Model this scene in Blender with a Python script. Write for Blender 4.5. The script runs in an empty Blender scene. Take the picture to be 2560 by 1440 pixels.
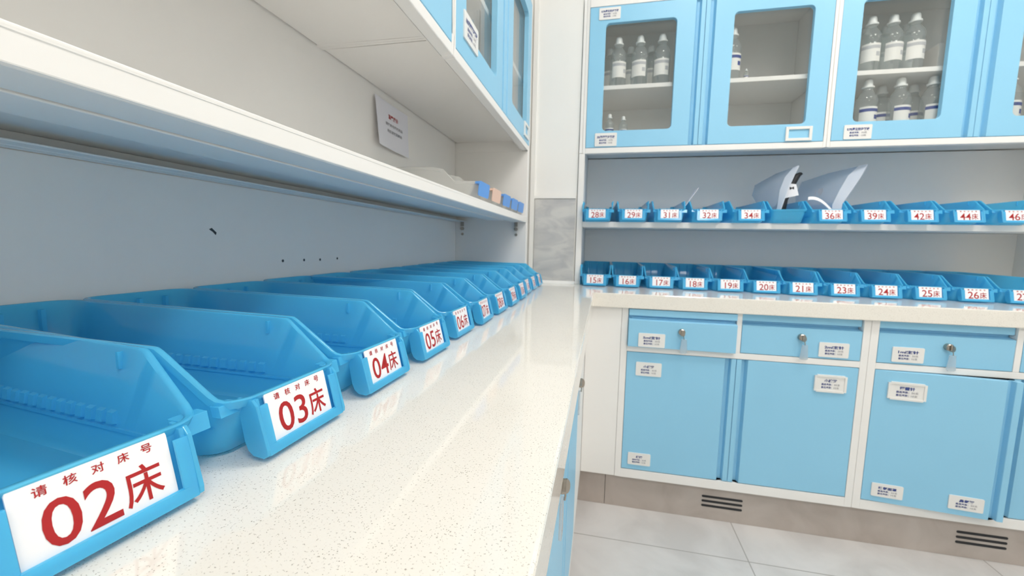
import bpy, bmesh, math, random
from mathutils import Matrix, Vector, Euler

random.seed(7)
C = bpy.context.scene.collection
SC = bpy.context.scene
U = 0.177                      # metres per drawing unit (height of the lens above the worktop)
ZC = 1.048                     # height of the lens above the floor


def W(x, y, z):
    return Vector((x * U, y * U, z * U + ZC))


# ------------------------------------------------------------------ camera
cam = bpy.data.cameras.new('camera')
cam.sensor_width = 36.0
cam.lens = 1033.126 / 2560.0 * 36.0
cam.clip_start = 0.01
cam.dof.use_dof = True
cam.dof.focus_distance = 0.34
cam.dof.aperture_fstop = 12.0
camo = bpy.data.objects.new('camera', cam)
C.objects.link(camo)
Rr = ((0.97645033, 0.21475557, 0.02061045),
      (0.04265159, -0.09851112, -0.99422151),
      (-0.21148425, 0.97168699, -0.10535088))
m4 = Matrix.Identity(4)
for i in range(3):
    m4[i][0] = Rr[0][i]
    m4[i][1] = -Rr[1][i]
    m4[i][2] = -Rr[2][i]
m4.translation = W(0, 0, 0)
camo.matrix_world = m4
SC.camera = camo

# ------------------------------------------------------------------ world, exposure
wd = bpy.data.worlds.new('world')
SC.world = wd
wd.use_nodes = True
wd.node_tree.nodes['Background'].inputs[0].default_value = (0.9, 0.95, 1.0, 1)
wd.node_tree.nodes['Background'].inputs[1].default_value = 0.3
SC.view_settings.view_transform = 'Standard'
SC.view_settings.look = 'None'
SC.view_settings.gamma = 1.0
SC.view_settings.exposure = 0.0
SC.cycles.diffuse_bounces = 7
SC.cycles.max_bounces = 16
SC.cycles.transparent_max_bounces = 24

LAMP = 25.2                    # radiance of the ceiling panels
LAMP_COL = (1.0, 0.97, 0.93)


# ------------------------------------------------------------------ materials
def newmat(name):
    m = bpy.data.materials.new(name)
    m.use_nodes = True
    nt = m.node_tree
    b = nt.nodes['Principled BSDF']
    return m, nt, b


def plain(name, col, rough=0.4, spec=0.5, metal=0.0, coat=0.0):
    m, nt, b = newmat(name)
    b.inputs['Base Color'].default_value = (*col, 1)
    b.inputs['Roughness'].default_value = rough
    b.inputs['Specular IOR Level'].default_value = spec
    b.inputs['Metallic'].default_value = metal
    b.inputs['Coat Weight'].default_value = coat
    return m


def noise_col(nt, b, cols, scale, detail=4.0, coord='Object', dist=0.0):
    tc = nt.nodes.new('ShaderNodeTexCoord')
    n = nt.nodes.new('ShaderNodeTexNoise')
    n.inputs['Scale'].default_value = scale
    n.inputs['Detail'].default_value = detail
    n.inputs['Distortion'].default_value = dist
    r = nt.nodes.new('ShaderNodeValToRGB')
    r.color_ramp.elements[0].position = cols[0][0]
    r.color_ramp.elements[0].color = (*cols[0][1], 1)
    r.color_ramp.elements[1].position = cols[1][0]
    r.color_ramp.elements[1].color = (*cols[1][1], 1)
    for p, c in cols[2:]:
        e = r.color_ramp.elements.new(p)
        e.color = (*c, 1)
    nt.links.new(tc.outputs[coord], n.inputs['Vector'])
    nt.links.new(n.outputs['Fac'], r.inputs['Fac'])
    nt.links.new(r.outputs['Color'], b.inputs['Base Color'])
    return tc, n, r


def enamel(name, col, rough):
    m, nt, b = newmat(name)
    lo = tuple(c * 0.97 for c in col)
    noise_col(nt, b, [(0.3, lo), (0.7, col)], 3.0)
    b.inputs['Roughness'].default_value = rough
    b.inputs['Specular IOR Level'].default_value = 0.3
    return m


M = {}
M['white'] = enamel('white_enamel', (0.88, 0.865, 0.84), 0.5)
M['blue'] = enamel('blue_enamel', (0.30, 0.62, 0.84), 0.38)
M['card'] = plain('card_white', (0.90, 0.89, 0.91), 0.35)
M['red'] = plain('red_ink', (0.42, 0.008, 0.010), 0.5)
M['navy'] = plain('navy_ink', (0.03, 0.06, 0.25), 0.5)
M['grey_ink'] = plain('grey_ink', (0.30, 0.30, 0.33), 0.6)
M['pale_ink'] = plain('pale_grey_ink', (0.50, 0.51, 0.53), 0.6)
M['chrome'] = plain('lock_metal', (0.42, 0.38, 0.33), 0.25, metal=1.0)
M['dark'] = plain('black_rubber', (0.012, 0.013, 0.016), 0.5)
M['mark'] = plain('dark_mark', (0.05, 0.06, 0.07), 0.8)
M['labelplate'] = plain('label_plate_white', (0.82, 0.81, 0.78), 0.4)
M['paper'] = plain('paper_white', (0.80, 0.80, 0.86), 0.7)
M['wall'] = enamel('wall_paint', (0.89, 0.88, 0.85), 0.5)
M['ceil'] = plain('ceiling_paint', (0.90, 0.89, 0.88), 0.8)
M['caulk'] = plain('white_sealant', (0.88, 0.87, 0.84), 0.3)
M['cardblue'] = plain('blue_card', (0.12, 0.36, 0.85), 0.4)
M['cardpeach'] = plain('peach_card', (0.86, 0.60, 0.48), 0.4)
M['carton'] = plain('carton_white', (0.75, 0.72, 0.68), 0.6)
M['capwhite'] = plain('cap_white', (0.80, 0.82, 0.81), 0.35)


def mat_quartz():
    m, nt, b = newmat('quartz_worktop')
    tc, n, r = noise_col(nt, b, [(0.31, (0.46, 0.42, 0.36)), (0.37, (0.86, 0.82, 0.745)), (1.0, (0.88, 0.845, 0.775))], 620.0, 2.0)
    v = nt.nodes.new('ShaderNodeTexVoronoi')
    v.inputs['Scale'].default_value = 480.0
    nt.links.new(tc.outputs['Object'], v.inputs['Vector'])
    r2 = nt.nodes.new('ShaderNodeValToRGB')
    r2.color_ramp.elements[0].position = 0.12
    r2.color_ramp.elements[0].color = (0.36, 0.33, 0.28, 1)
    r2.color_ramp.elements[1].position = 0.20
    r2.color_ramp.elements[1].color = (1, 1, 1, 1)
    nt.links.new(v.outputs['Distance'], r2.inputs['Fac'])
    n2 = nt.nodes.new('ShaderNodeTexNoise')
    n2.inputs['Scale'].default_value = 60.0
    nt.links.new(tc.outputs['Object'], n2.inputs['Vector'])
    r3 = nt.nodes.new('ShaderNodeValToRGB')
    r3.color_ramp.elements[0].position = 0.50
    r3.color_ramp.elements[0].color = (0, 0, 0, 1)
    r3.color_ramp.elements[1].position = 0.60
    r3.color_ramp.elements[1].color = (1, 1, 1, 1)
    nt.links.new(n2.outputs['Fac'], r3.inputs['Fac'])
    mx = nt.nodes.new('ShaderNodeMix')
    mx.data_type = 'RGBA'
    mx.blend_type = 'MULTIPLY'
    nt.links.new(r3.outputs['Color'], mx.inputs[0])
    nt.links.new(r.outputs['Color'], mx.inputs[6])
    nt.links.new(r2.outputs['Color'], mx.inputs[7])
    nt.links.new(mx.outputs[2], b.inputs['Base Color'])
    b.inputs['Roughness'].default_value = 0.045
    b.inputs['Specular IOR Level'].default_value = 0.65
    return m


M['quartz'] = mat_quartz()


def mat_marble():
    m, nt, b = newmat('grey_marble_tile')
    tc = nt.nodes.new('ShaderNodeTexCoord')
    mp = nt.nodes.new('ShaderNodeMapping')
    mp.inputs['Rotation'].default_value = (0.0, 0.5, 0.0)
    mp.inputs['Scale'].default_value = (1.0, 1.0, 3.0)
    w = nt.nodes.new('ShaderNodeTexNoise')
    w.inputs['Scale'].default_value = 7.0
    w.inputs['Detail'].default_value = 6.0
    w.inputs['Distortion'].default_value = 1.2
    r = nt.nodes.new('ShaderNodeValToRGB')
    r.color_ramp.elements[0].position = 0.32
    r.color_ramp.elements[0].color = (0.47, 0.475, 0.48, 1)
    r.color_ramp.elements[1].position = 0.62
    r.color_ramp.elements[1].color = (0.63, 0.625, 0.60, 1)
    nt.links.new(tc.outputs['Object'], mp.inputs['Vector'])
    nt.links.new(mp.outputs['Vector'], w.inputs['Vector'])
    nt.links.new(w.outputs['Fac'], r.inputs['Fac'])
    nt.links.new(r.outputs['Color'], b.inputs['Base Color'])
    b.inputs['Roughness'].default_value = 0.2
    return m


M['marble'] = mat_marble()


def mat_floor():
    m, nt, b = newmat('grey_floor_tile')
    tc, n, r = noise_col(nt, b, [(0.35, (0.56, 0.54, 0.525)), (0.65, (0.68, 0.66, 0.645))], 5.0, 8.0, dist=0.6)
    sp = nt.nodes.new('ShaderNodeSeparateXYZ')
    nt.links.new(tc.outputs['Object'], sp.inputs['Vector'])
    last = None
    tile = 0.80
    for ax, off in (('X', 2.96 * U), ('Y', 8.10 * U)):
        a = nt.nodes.new('ShaderNodeMath'); a.operation = 'SUBTRACT'
        nt.links.new(sp.outputs[ax], a.inputs[0]); a.inputs[1].default_value = off - tile / 2
        d = nt.nodes.new('ShaderNodeMath'); d.operation = 'DIVIDE'
        nt.links.new(a.outputs[0], d.inputs[0]); d.inputs[1].default_value = tile
        f = nt.nodes.new('ShaderNodeMath'); f.operation = 'FRACT'
        nt.links.new(d.outputs[0], f.inputs[0])
        s = nt.nodes.new('ShaderNodeMath'); s.operation = 'SUBTRACT'
        nt.links.new(f.outputs[0], s.inputs[0]); s.inputs[1].default_value = 0.5
        g = nt.nodes.new('ShaderNodeMath'); g.operation = 'ABSOLUTE'
        nt.links.new(s.outputs[0], g.inputs[0])
        l = nt.nodes.new('ShaderNodeMath'); l.operation = 'LESS_THAN'
        nt.links.new(g.outputs[0], l.inputs[0]); l.inputs[1].default_value = 0.0022
        if last is None:
            last = l
        else:
            mxx = nt.nodes.new('ShaderNodeMath'); mxx.operation = 'MAXIMUM'
            nt.links.new(last.outputs[0], mxx.inputs[0]); nt.links.new(l.outputs[0], mxx.inputs[1])
            last = mxx
    mx = nt.nodes.new('ShaderNodeMix'); mx.data_type = 'RGBA'
    nt.links.new(last.outputs[0], mx.inputs[0])
    nt.links.new(r.outputs['Color'], mx.inputs[6])
    mx.inputs[7].default_value = (0.33, 0.31, 0.29, 1)
    nt.links.new(mx.outputs[2], b.inputs['Base Color'])
    b.inputs['Roughness'].default_value = 0.35
    return m


M['floor'] = mat_floor()


def mat_plinth():
    m, nt, b = newmat('brown_stone_tile')
    noise_col(nt, b, [(0.3, (0.40, 0.345, 0.305)), (0.7, (0.51, 0.455, 0.415))], 7.0, 7.0, dist=0.8)
    b.inputs['Roughness'].default_value = 0.4
    return m


M['plinth'] = mat_plinth()


def thin_fresnel(nt, ior):
    """Fresnel factor that is the same from either side of a thin wall"""
    fr = nt.nodes.new('ShaderNodeFresnel')
    ge = nt.nodes.new('ShaderNodeNewGeometry')
    mp = nt.nodes.new('ShaderNodeMapRange')
    mp.inputs['To Min'].default_value = ior
    mp.inputs['To Max'].default_value = 1.0 / ior
    nt.links.new(ge.outputs['Backfacing'], mp.inputs['Value'])
    nt.links.new(mp.outputs['Result'], fr.inputs['IOR'])
    return fr


def mat_plastic(name, diff, trl, tint, see, rough=0.18, gl=0.6, trans=0.5):
    m = bpy.data.materials.new(name)
    m.use_nodes = True
    nt = m.node_tree
    nt.nodes.remove(nt.nodes['Principled BSDF'])
    out = nt.nodes['Material Output']
    d = nt.nodes.new('ShaderNodeBsdfDiffuse'); d.inputs['Color'].default_value = (*diff, 1)
    t = nt.nodes.new('ShaderNodeBsdfTranslucent'); t.inputs['Color'].default_value = (*trl, 1)
    x = nt.nodes.new('ShaderNodeBsdfTransparent'); x.inputs['Color'].default_value = (*tint, 1)
    g = nt.nodes.new('ShaderNodeBsdfGlossy'); g.inputs['Roughness'].default_value = rough
    a = nt.nodes.new('ShaderNodeMixShader'); a.inputs[0].default_value = trans
    nt.links.new(d.outputs[0], a.inputs[1]); nt.links.new(t.outputs[0], a.inputs[2])
    c = nt.nodes.new('ShaderNodeMixShader'); c.inputs[0].default_value = see
    nt.links.new(a.outputs[0], c.inputs[1]); nt.links.new(x.outputs[0], c.inputs[2])
    fr = thin_fresnel(nt, 1.45)
    mu = nt.nodes.new('ShaderNodeMath'); mu.operation = 'MULTIPLY'; mu.inputs[1].default_value = gl
    nt.links.new(fr.outputs[0], mu.inputs[0])
    e = nt.nodes.new('ShaderNodeMixShader')
    nt.links.new(mu.outputs[0], e.inputs[0])
    nt.links.new(c.outputs[0], e.inputs[1]); nt.links.new(g.outputs[0], e.inputs[2])
    nt.links.new(e.outputs[0], out.inputs['Surface'])
    return m


M['binblue'] = mat_plastic('blue_translucent_plastic', (0.135, 0.66, 0.98), (0.30, 0.86, 1.0), (0.52, 0.88, 0.98), 0.25, 0.13, 1.0, trans=0.38)
M['binclear'] = mat_plastic('clear_milky_plastic', (0.86, 0.86, 0.84), (0.9, 0.9, 0.88), (0.95, 0.95, 0.94), 0.50)
M['bottle'] = mat_plastic('clear_bottle_plastic', (0.70, 0.74, 0.74), (0.80, 0.84, 0.84), (0.95, 0.97, 0.97), 0.72, 0.06, 1.0)
M['bag'] = mat_plastic('frosted_film', (0.70, 0.76, 0.84), (0.80, 0.86, 0.92), (0.93, 0.95, 0.98), 0.66, 0.2, 0.8)
M['bagedge'] = mat_plastic('frosted_film_fold', (0.84, 0.88, 0.94), (0.86, 0.90, 0.96), (0.93, 0.95, 0.98), 0.15, 0.2, 0.8, trans=.3)
M['tag'] = mat_plastic('clear_tag_plastic', (0.7, 0.75, 0.78), (0.8, 0.85, 0.88), (0.95, 0.97, 0.98), 0.55, 0.08, 1.0)


def mat_glass():
    m = bpy.data.materials.new('window_glass')
    m.use_nodes = True
    nt = m.node_tree
    nt.nodes.remove(nt.nodes['Principled BSDF'])
    out = nt.nodes['Material Output']
    x = nt.nodes.new('ShaderNodeBsdfTransparent'); x.inputs['Color'].default_value = (0.975, 0.98, 0.975, 1)
    g = nt.nodes.new('ShaderNodeBsdfGlossy'); g.inputs['Roughness'].default_value = 0.0
    fr = thin_fresnel(nt, 1.5)
    e = nt.nodes.new('ShaderNodeMixShader')
    nt.links.new(fr.outputs[0], e.inputs[0])
    nt.links.new(x.outputs[0], e.inputs[1]); nt.links.new(g.outputs[0], e.inputs[2])
    nt.links.new(e.outputs[0], out.inputs['Surface'])
    return m


M['glass'] = mat_glass()


def mat_lamp():
    m = bpy.data.materials.new('lamp_diffuser')
    m.use_nodes = True
    nt = m.node_tree
    nt.nodes.remove(nt.nodes['Principled BSDF'])
    e = nt.nodes.new('ShaderNodeEmission')
    e.inputs['Color'].default_value = (*LAMP_COL, 1)
    e.inputs['Strength'].default_value = LAMP
    nt.links.new(e.outputs[0], nt.nodes['Material Output'].inputs['Surface'])
    return m


M['lamp'] = mat_lamp()


# ------------------------------------------------------------------ mesh helpers (coordinates in drawing units)
class MB:
    def __init__(self):
        self.v = []
        self.f = []
        self.m = []
        self.cur = 0

    def add(self, vs, fs, mi=None):
        o = len(self.v)
        self.v += [Vector(p) for p in vs]
        for f in fs:
            self.f.append([o + i for i in f])
            self.m.append(self.cur if mi is None else mi)
        return self

    def box(self, x0, x1, y0, y1, z0, z1, mi=None):
        vs = [(x, y, z) for z in (z0, z1) for y in (y0, y1) for x in (x0, x1)]
        return self.add(vs, [(0, 2, 3, 1), (4, 5, 7, 6), (0, 1, 5, 4), (2, 6, 7, 3), (0, 4, 6, 2), (1, 3, 7, 5)], mi)

    def prism(self, poly, axis, a, b, mi=None):
        """poly: 2-D points; axis 'x': (y,z), 'y': (x,z), 'z': (x,y)"""
        n = len(poly)

        def P(p, t):
            return {'x': (t, p[0], p[1]), 'y': (p[0], t, p[1]), 'z': (p[0], p[1], t)}[axis]
        vs = [P(p, a) for p in poly] + [P(p, b) for p in poly]
        fs = [tuple(range(n))[::-1], tuple(range(n, 2 * n))] + [(i, (i + 1) % n, n + (i + 1) % n, n + i) for i in range(n)]
        return self.add(vs, fs, mi)

    def loft(self, loops, cap0=True, cap1=True, mi=None):
        n = len(loops[0])
        vs = [p for l in loops for p in l]
        fs = []
        for k in range(len(loops) - 1):
            for i in range(n):
                j = (i + 1) % n
                fs.append((k * n + i, k * n + j, (k + 1) * n + j, (k + 1) * n + i))
        if cap0:
            fs.append(tuple(range(n))[::-1])
        if cap1:
            b = (len(loops) - 1) * n
            fs.append(tuple(range(b, b + n)))
        return self.add(vs, fs, mi)

    def lathe(self, prof, cx, cy, z0=0.0, n=24, mi=None):
        loops = [[(cx + r * math.cos(2 * math.pi * i / n), cy + r * math.sin(2 * math.pi * i / n), z0 + z) for i in range(n)] for r, z in prof]
        return self.loft(loops, mi=mi)

    def tube(self, pts, r, n=8, mi=None):
        pts = [Vector(p) for p in pts]
        loops = []
        for i, p in enumerate(pts):
            t = (pts[min(i + 1, len(pts) - 1)] - pts[max(i - 1, 0)]).normalized()
            u = t.orthogonal().normalized()
            if loops:
                u = (pu - t * pu.dot(t)).normalized()
            pu = u
            w = t.cross(u)
            loops.append([tuple(p + (u * math.cos(2 * math.pi * k / n) + w * math.sin(2 * math.pi * k / n)) * r) for k in range(n)])
        return self.loft(loops, mi=mi)

    def sheet(self, grid, th, mi=None):
        """grid of points (rows x cols) given a thickness along its local normal"""
        R_, C_ = len(grid), len(grid[0])
        g = [[Vector(p) for p in row] for row in grid]
        top, bot = [], []
        for i in range(R_):
            for j in range(C_):
                du = g[min(i + 1, R_ - 1)][j] - g[max(i - 1, 0)][j]
                dv = g[i][min(j + 1, C_ - 1)] - g[i][max(j - 1, 0)]
                nrm = du.cross(dv).normalized()
                top.append(g[i][j] + nrm * th / 2)
                bot.append(g[i][j] - nrm * th / 2)
        N = R_ * C_
        fs = []
        for i in range(R_ - 1):
            for j in range(C_ - 1):
                a, b, c, d = i * C_ + j, i * C_ + j + 1, (i + 1) * C_ + j + 1, (i + 1) * C_ + j
                fs.append((a, b, c, d)); fs.append((N + d, N + c, N + b, N + a))
        rim = [j for j in range(C_)] + [i * C_ + C_ - 1 for i in range(1, R_)] + [(R_ - 1) * C_ + j for j in range(C_ - 2, -1, -1)] + [i * C_ for i in range(R_ - 2, 0, -1)]
        for k in range(len(rim)):
            a, b = rim[k], rim[(k + 1) % len(rim)]
            fs.append((b, a, N + a, N + b))
        return self.add([tuple(p) for p in top + bot], fs, mi)

    def flat(self, outline, frame, th, mi=None):
        """polygon outline (u,v) extruded th towards -n; frame=(origin,u,v,n)"""
        o, u, v, nn = (Vector(q) for q in frame)
        n = len(outline)
        a = [o + u * p[0] + v * p[1] for p in outline]
        b = [q - nn * th for q in a]
        fs = [tuple(range(n)), tuple(range(n, 2 * n))[::-1]] + [((i + 1) % n, i, n + i, n + (i + 1) % n) for i in range(n)]
        return self.add([tuple(q) for q in a + b], fs, mi)

    def text(self, body, frame, box, bold=0.0, mi=None, lift=0.003):
        """lettering fitted into box=(u0,v0,u1,v1) on the plane of frame"""
        vs, fs = glyphs(body, bold)
        if not vs:
            return self
        x0 = min(p[0] for p in vs); x1 = max(p[0] for p in vs)
        y0 = min(p[1] for p in vs); y1 = max(p[1] for p in vs)
        o, u, v, nn = (Vector(q) for q in frame)
        su = (box[2] - box[0]) / (x1 - x0); sv = (box[3] - box[1]) / (y1 - y0)
        P = [tuple(o + u * (box[0] + (p[0] - x0) * su) + v * (box[1] + (p[1] - y0) * sv) + nn * lift) for p in vs]
        return self.add(P, fs, mi)

    def build(self, name, mats, parent=None, at=(0, 0, 0), world=None, smooth=None, bevel=0.0):
        """at: point (drawing units) that becomes the object's origin. world: where the origin stands (None: same point)."""
        me = bpy.data.meshes.new(name)
        a = Vector(at)
        me.from_pydata([tuple((p - a) * U) for p in self.v], [], self.f)
        if not isinstance(mats, (list, tuple)):
            mats = [mats]
        for k in mats:
            me.materials.append(M[k])
        me.polygons.foreach_set('material_index', self.m)
        bm = bmesh.new()
        bm.from_mesh(me)
        bmesh.ops.remove_doubles(bm, verts=bm.verts, dist=1e-6)
        if smooth is not False and not getattr(self, 'open', False):
            bmesh.ops.recalc_face_normals(bm, faces=bm.faces)
        bm.to_mesh(me)
        bm.free()
        if smooth:
            me.polygons.foreach_set('use_smooth', [True] * len(me.polygons))
            me.set_sharp_from_angle(angle=math.radians(smooth))
        me.update()
        o = bpy.data.objects.new(name, me)
        C.objects.link(o)
        if parent is not None:
            o.parent = parent
        else:
            o.location = W(*(world or at))
        if bevel:
            b = o.modifiers.new('bevel', 'BEVEL')
            b.width = bevel * U
            b.segments = 2
            b.limit_method = 'ANGLE'
            b.angle_limit = math.radians(50)
        return o


_gl = {}


def glyphs(body, bold):
    k = (body, bold)
    if k in _gl:
        return _gl[k]
    cu = bpy.data.curves.new('lettering', 'FONT')
    cu.body = body
    cu.offset = bold
    cu.resolution_u = 4
    ob = bpy.data.objects.new('lettering', cu)
    C.objects.link(ob)
    bpy.context.view_layer.update()
    me = bpy.data.meshes.new_from_object(ob.evaluated_get(bpy.context.evaluated_depsgraph_get()))
    r = ([tuple(v.co[:2]) for v in me.vertices], [tuple(p.vertices) for p in me.polygons])
    bpy.data.objects.remove(ob)
    bpy.data.curves.remove(cu)
    bpy.data.meshes.remove(me)
    _gl[k] = r
    return r


def tag(o, label, cat=None, group=None, kind=None):
    if label:
        o['label'] = label
    if cat:
        o['category'] = cat
    if group:
        o['group'] = group
    if kind:
        o['kind'] = kind
    return o


def thing(name, label, cat, at, rz=0.0, group=None):
    o = bpy.data.objects.new(name, None)
    o.empty_display_size = 0.02
    C.objects.link(o)
    o.location = W(*at)
    o.rotation_euler = (0, 0, rz)
    return tag(o, label, cat, group)


def dup(root, at, rz=None, label=None, group=None, skip=()):
    r = root.copy()
    C.objects.link(r)
    r.location = W(*at)
    if rz is not None:
        r.rotation_euler = (0, 0, rz)
    if label:
        r['label'] = label
    if group:
        r['group'] = group
    for ch in list(root.children):
        if ch.name.split('.')[0] in skip:
            continue
        c = ch.copy(); C.objects.link(c); c.parent = r
        for g in list(ch.children):
            d = g.copy(); C.objects.link(d); d.parent = c
    return r


def rrect(w, h, r, k=5, cx=0.0, cy=0.0):
    pts = []
    for sx, sy, a0 in ((1, 1, 0), (-1, 1, 90), (-1, -1, 180), (1, -1, 270)):
        for i in range(k + 1):
            a = math.radians(a0 + 90 * i / k)
            pts.append((cx + sx * (w / 2 - r) + r * math.cos(a), cy + sy * (h / 2 - r) + r * math.sin(a)))
    return pts


def front(x, z, y=0.0):            # plane facing -Y
    return ((x, y, z), (1, 0, 0), (0, 0, 1), (0, -1, 0))


# ------------------------------------------------------------------ the room
FZ = -ZC / U                       # floor level
XL, XR, YN, YB = -3.98, 11.6, -11.0, 12.95
CZ = 2.75 / U - ZC / U             # ceiling level


def struct(name, mb, mats, at=(0, 0, 0), **k):
    o = mb.build(name, mats, at=at, **k)
    o['kind'] = 'structure'
    return o


struct('floor', MB().box(XL - .6, XR + .6, YN - .6, YB + .6, FZ - .5, FZ), 'floor', at=(0, 0, FZ))   # origin (0, 0, 0): tile joints use object coordinates
struct('ceiling', MB().box(XL - .6, XR + .6, YN - .6, YB + .6, CZ, CZ + .5), 'ceil', at=(5, 0, CZ))
struct('wall_left', MB().box(XL - .6, XL, YN - .6, YB + .6, FZ, CZ), 'wall', at=(XL, 0, FZ))
struct('wall_right', MB().box(XR, XR + .6, YN - .6, YB + .6, FZ, CZ), 'wall', at=(XR, 0, FZ))
struct('wall_back', MB().box(XL, XR, YB, YB + .6, FZ, CZ), 'wall', at=(5, YB, FZ))
struct('wall_front', MB().box(XL, XR, YN - .6, YN, FZ, CZ), 'wall', at=(5, YN, FZ))

# boxed-in corner between the two runs: white tile above, grey marble tile below
YW = 10.90
cor = struct('wall_corner', MB().box(XL, -.715, YW, YB, -1.0, CZ), 'wall', at=(-1.5, YW, -1))
mb = MB().box(-1.80, -.74, YW - .035, YW, -.985, 1.19)
tile = mb.build('marble_tile', 'marble', cor, at=(-1.5, YW, -1), bevel=.01)
mb = MB()
mb.box(-1.93, -1.815, YW - .055, YW, -.99, CZ - .1)
mb.box(-1.815, -.735, YW - .05, YW, 1.20, 1.27)
mb.prism([(YW - .13, -1.0), (YW - .035, -.93), (YW, -.93), (YW, -1.0)], 'x', -1.9, -.70)
mb.build('tile_trim', 'caulk', cor, at=(-1.5, YW, -1))

# ceiling light panels
def lamp(x, y, label, w=2.4):
    t = thing('ceiling_light', label, 'light', (x, y, CZ - .12), group='ceiling light panels')
    fr = MB()
    for s in (-1, 1):
        fr.box(s * w / 2 - .06, s * w / 2 + .06, -w / 2 - .06, w / 2 + .06, -.02, .11)
        fr.box(-w / 2 + .06, w / 2 - .06, s * w / 2 - .06, s * w / 2 + .06, -.02, .11)
    fr.build('frame', 'white', t)
    MB().box(-w / 2 + .06, w / 2 - .06, -w / 2 + .06, w / 2 - .06, 0, .06).build('diffuser', 'lamp', t)


lamp(2.7, 5.2, 'square ceiling light panel nearest the inner corner of the cabinets')
lamp(8.2, 5.2, 'square ceiling light panel nearest the right wall')
lamp(4.85, -4.0, 'added square fill panel over the aisle, unseen behind the camera, the nearer of two')  # unseen panel added to brighten the near end of the worktop
lamp(5.2, -7.5, 'added square fill panel on the ceiling, unseen, farthest from the back cabinets')  # unseen panel added as low-angle fill for the cabinet interiors

# ------------------------------------------------------------------ plinths
YD = 9.15                          # plane of the back base cabinets
XD = -.30                          # plane of the left base cabinets
PT = -5.15
bb = struct('baseboard_back', MB().box(.275, 10.2, YD + .10, YD + .3, FZ, PT), 'plinth', at=(5, YD + .1, FZ), bevel=.006)
MB().box(-.39, .265, YD + .10, YD + .3, FZ, PT).build('corner_tile', 'plinth', bb, at=(5, YD + .1, FZ), bevel=.006)
struct('baseboard_left', MB().box(XD - .3, XD - .10, -3.0, YD + .09, FZ, PT), 'plinth', at=(XD - .1, 3, FZ), bevel=.006)
VENT = None
for i, (cx, lab) in enumerate(((2.75, 'black slotted air vent in the brown plinth, the left one of two'),
                               (7.39, 'black slotted air vent in the brown plinth, below the ajar door'))):
    if i == 0:
        VENT = thing('air_vent', lab, 'vent', (cx, YD + .10, -5.50), group='plinth vents')
        for dz in (.105, 0, -.105):
            mb = MB()
            mb.prism(rrect(.82, .05, .024, 4, 0, dz), 'y', -.006, .02)
            mb.build('slot', 'dark', VENT)
    else:
        dup(VENT, (cx, YD + .10, -5.51), 0, lab)

# ------------------------------------------------------------------ worktop (one continuous L)
mb = MB()
L_ = [(-3.94, -3.0), (-.163, -3.0), (-.163, 9.056), (10.25, 9.056), (10.25, 12.9), (-.70, 12.9), (-.70, 10.885), (-3.94, 10.885)]
mb.prism(L_, 'z', -1.31, -1.0)
o = mb.build('countertop', 'quartz', at=(-.163, 5, -1.31), bevel=.018)
tag(o, 'white speckled quartz worktop running along the left and turning along the back', 'countertop')


# ------------------------------------------------------------------ base cabinets (local: x along, front faces -y, z as in the room)
def label_plate(mb_parent, x0, x1, z0, z1, title, l2='最高基数：20支', l3='最低基数：10支', y=0.0, framed=False, name='label_plate', wide=False):
    mb = MB()
    w, h = x1 - x0, z1 - z0
    fr = front((x0 + x1) / 2, (z0 + z1) / 2, y - .02)
    mb.flat(rrect(w, h, .02, 3), fr, .022, 0)
    if framed:
        for s in (-1, 1):
            mb.box((x0 + x1) / 2 + s * w / 2 - .02, (x0 + x1) / 2 + s * w / 2 + .02, y - .035, y, z0, z1, 0)
            mb.box(x0 + .0205, x1 - .0205, y - .035, y, (z0 + z1) / 2 + s * h / 2 - .02, (z0 + z1) / 2 + s * h / 2 + .02, 0)
    n = len(title)
    tw = min(.80 * w, .21 * w * n * (.62 if any(c.isdigit() for c in title) else .68))
    mb.text(title, fr, (-tw / 2, h * .08, tw / 2, h * .30), .03, 1, .004)
    mb.text(l2.split('：')[0] + '：', fr, (-.30 * w, -h * .12, .06 * w, h * .02), .012, 1, .004)
    mb.text(l2.split('：')[1], fr, (.12 * w, -h * .12, .32 * w, h * .02), .0, 2, .004)
    mb.text(l3.split('：')[0] + '：', fr, (-.30 * w, -h * .32, .06 * w, -h * .18), .012, 1, .004)
    mb.text(l3.split('：')[1], fr, (.12 * w, -h * .32, .30 * w, -h * .18), .0, 2, .004)
    return mb, name


def lock_key(parent, x, z, y=0.0, out=0.0, rot=0.0):
    mb = MB()
    n = 14
    prof = [(.0, .01), (.062, .01), (.066, .0), (.066, -.07), (.05, -.085), (.0, -.085)]
    loops = [[(x + r * math.cos(2 * math.pi * i / n), y + d, z + r * math.sin(2 * math.pi * i / n)) for i in range(n)] for r, d in prof if r > 0]
    mb.loft(loops)
    mb.build('lock', 'chrome', parent, smooth=40)
    k = MB()
    k.prism(rrect(.02, .10, .008, 2, x, z), 'y', y - .11, y - .08, 0)
    k.flat([(x_ * .5 + .0, z_) for x_, z_ in rrect(.18, .11, .05, 4)], ((x + .01, y - .10, z - .02), (math.cos(rot), -math.sin(rot), 0), (0, 0, 1), (-math.sin(rot), -math.cos(rot), 0)), .018, 0)
    k.tube([(x + .02, y - .10, z - .06), (x + .035, y - .105, z - .10), (x + .04, y - .10, z - .14)], .008, 6, 0)
    k.build('key', 'chrome', parent, smooth=40)
    t = MB()
    t.flat([(-.05, .13), (.05, .13), (.075, -.15), (.05, -.17), (-.05, -.17), (-.075, -.15)], ((x + .045, y - .09, z - .27), (1, 0, 0), (0, 0, 1), (0, -1, 0)), .022, 0)
    t.build('key_tag', 'tag', parent, bevel=.006)


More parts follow.
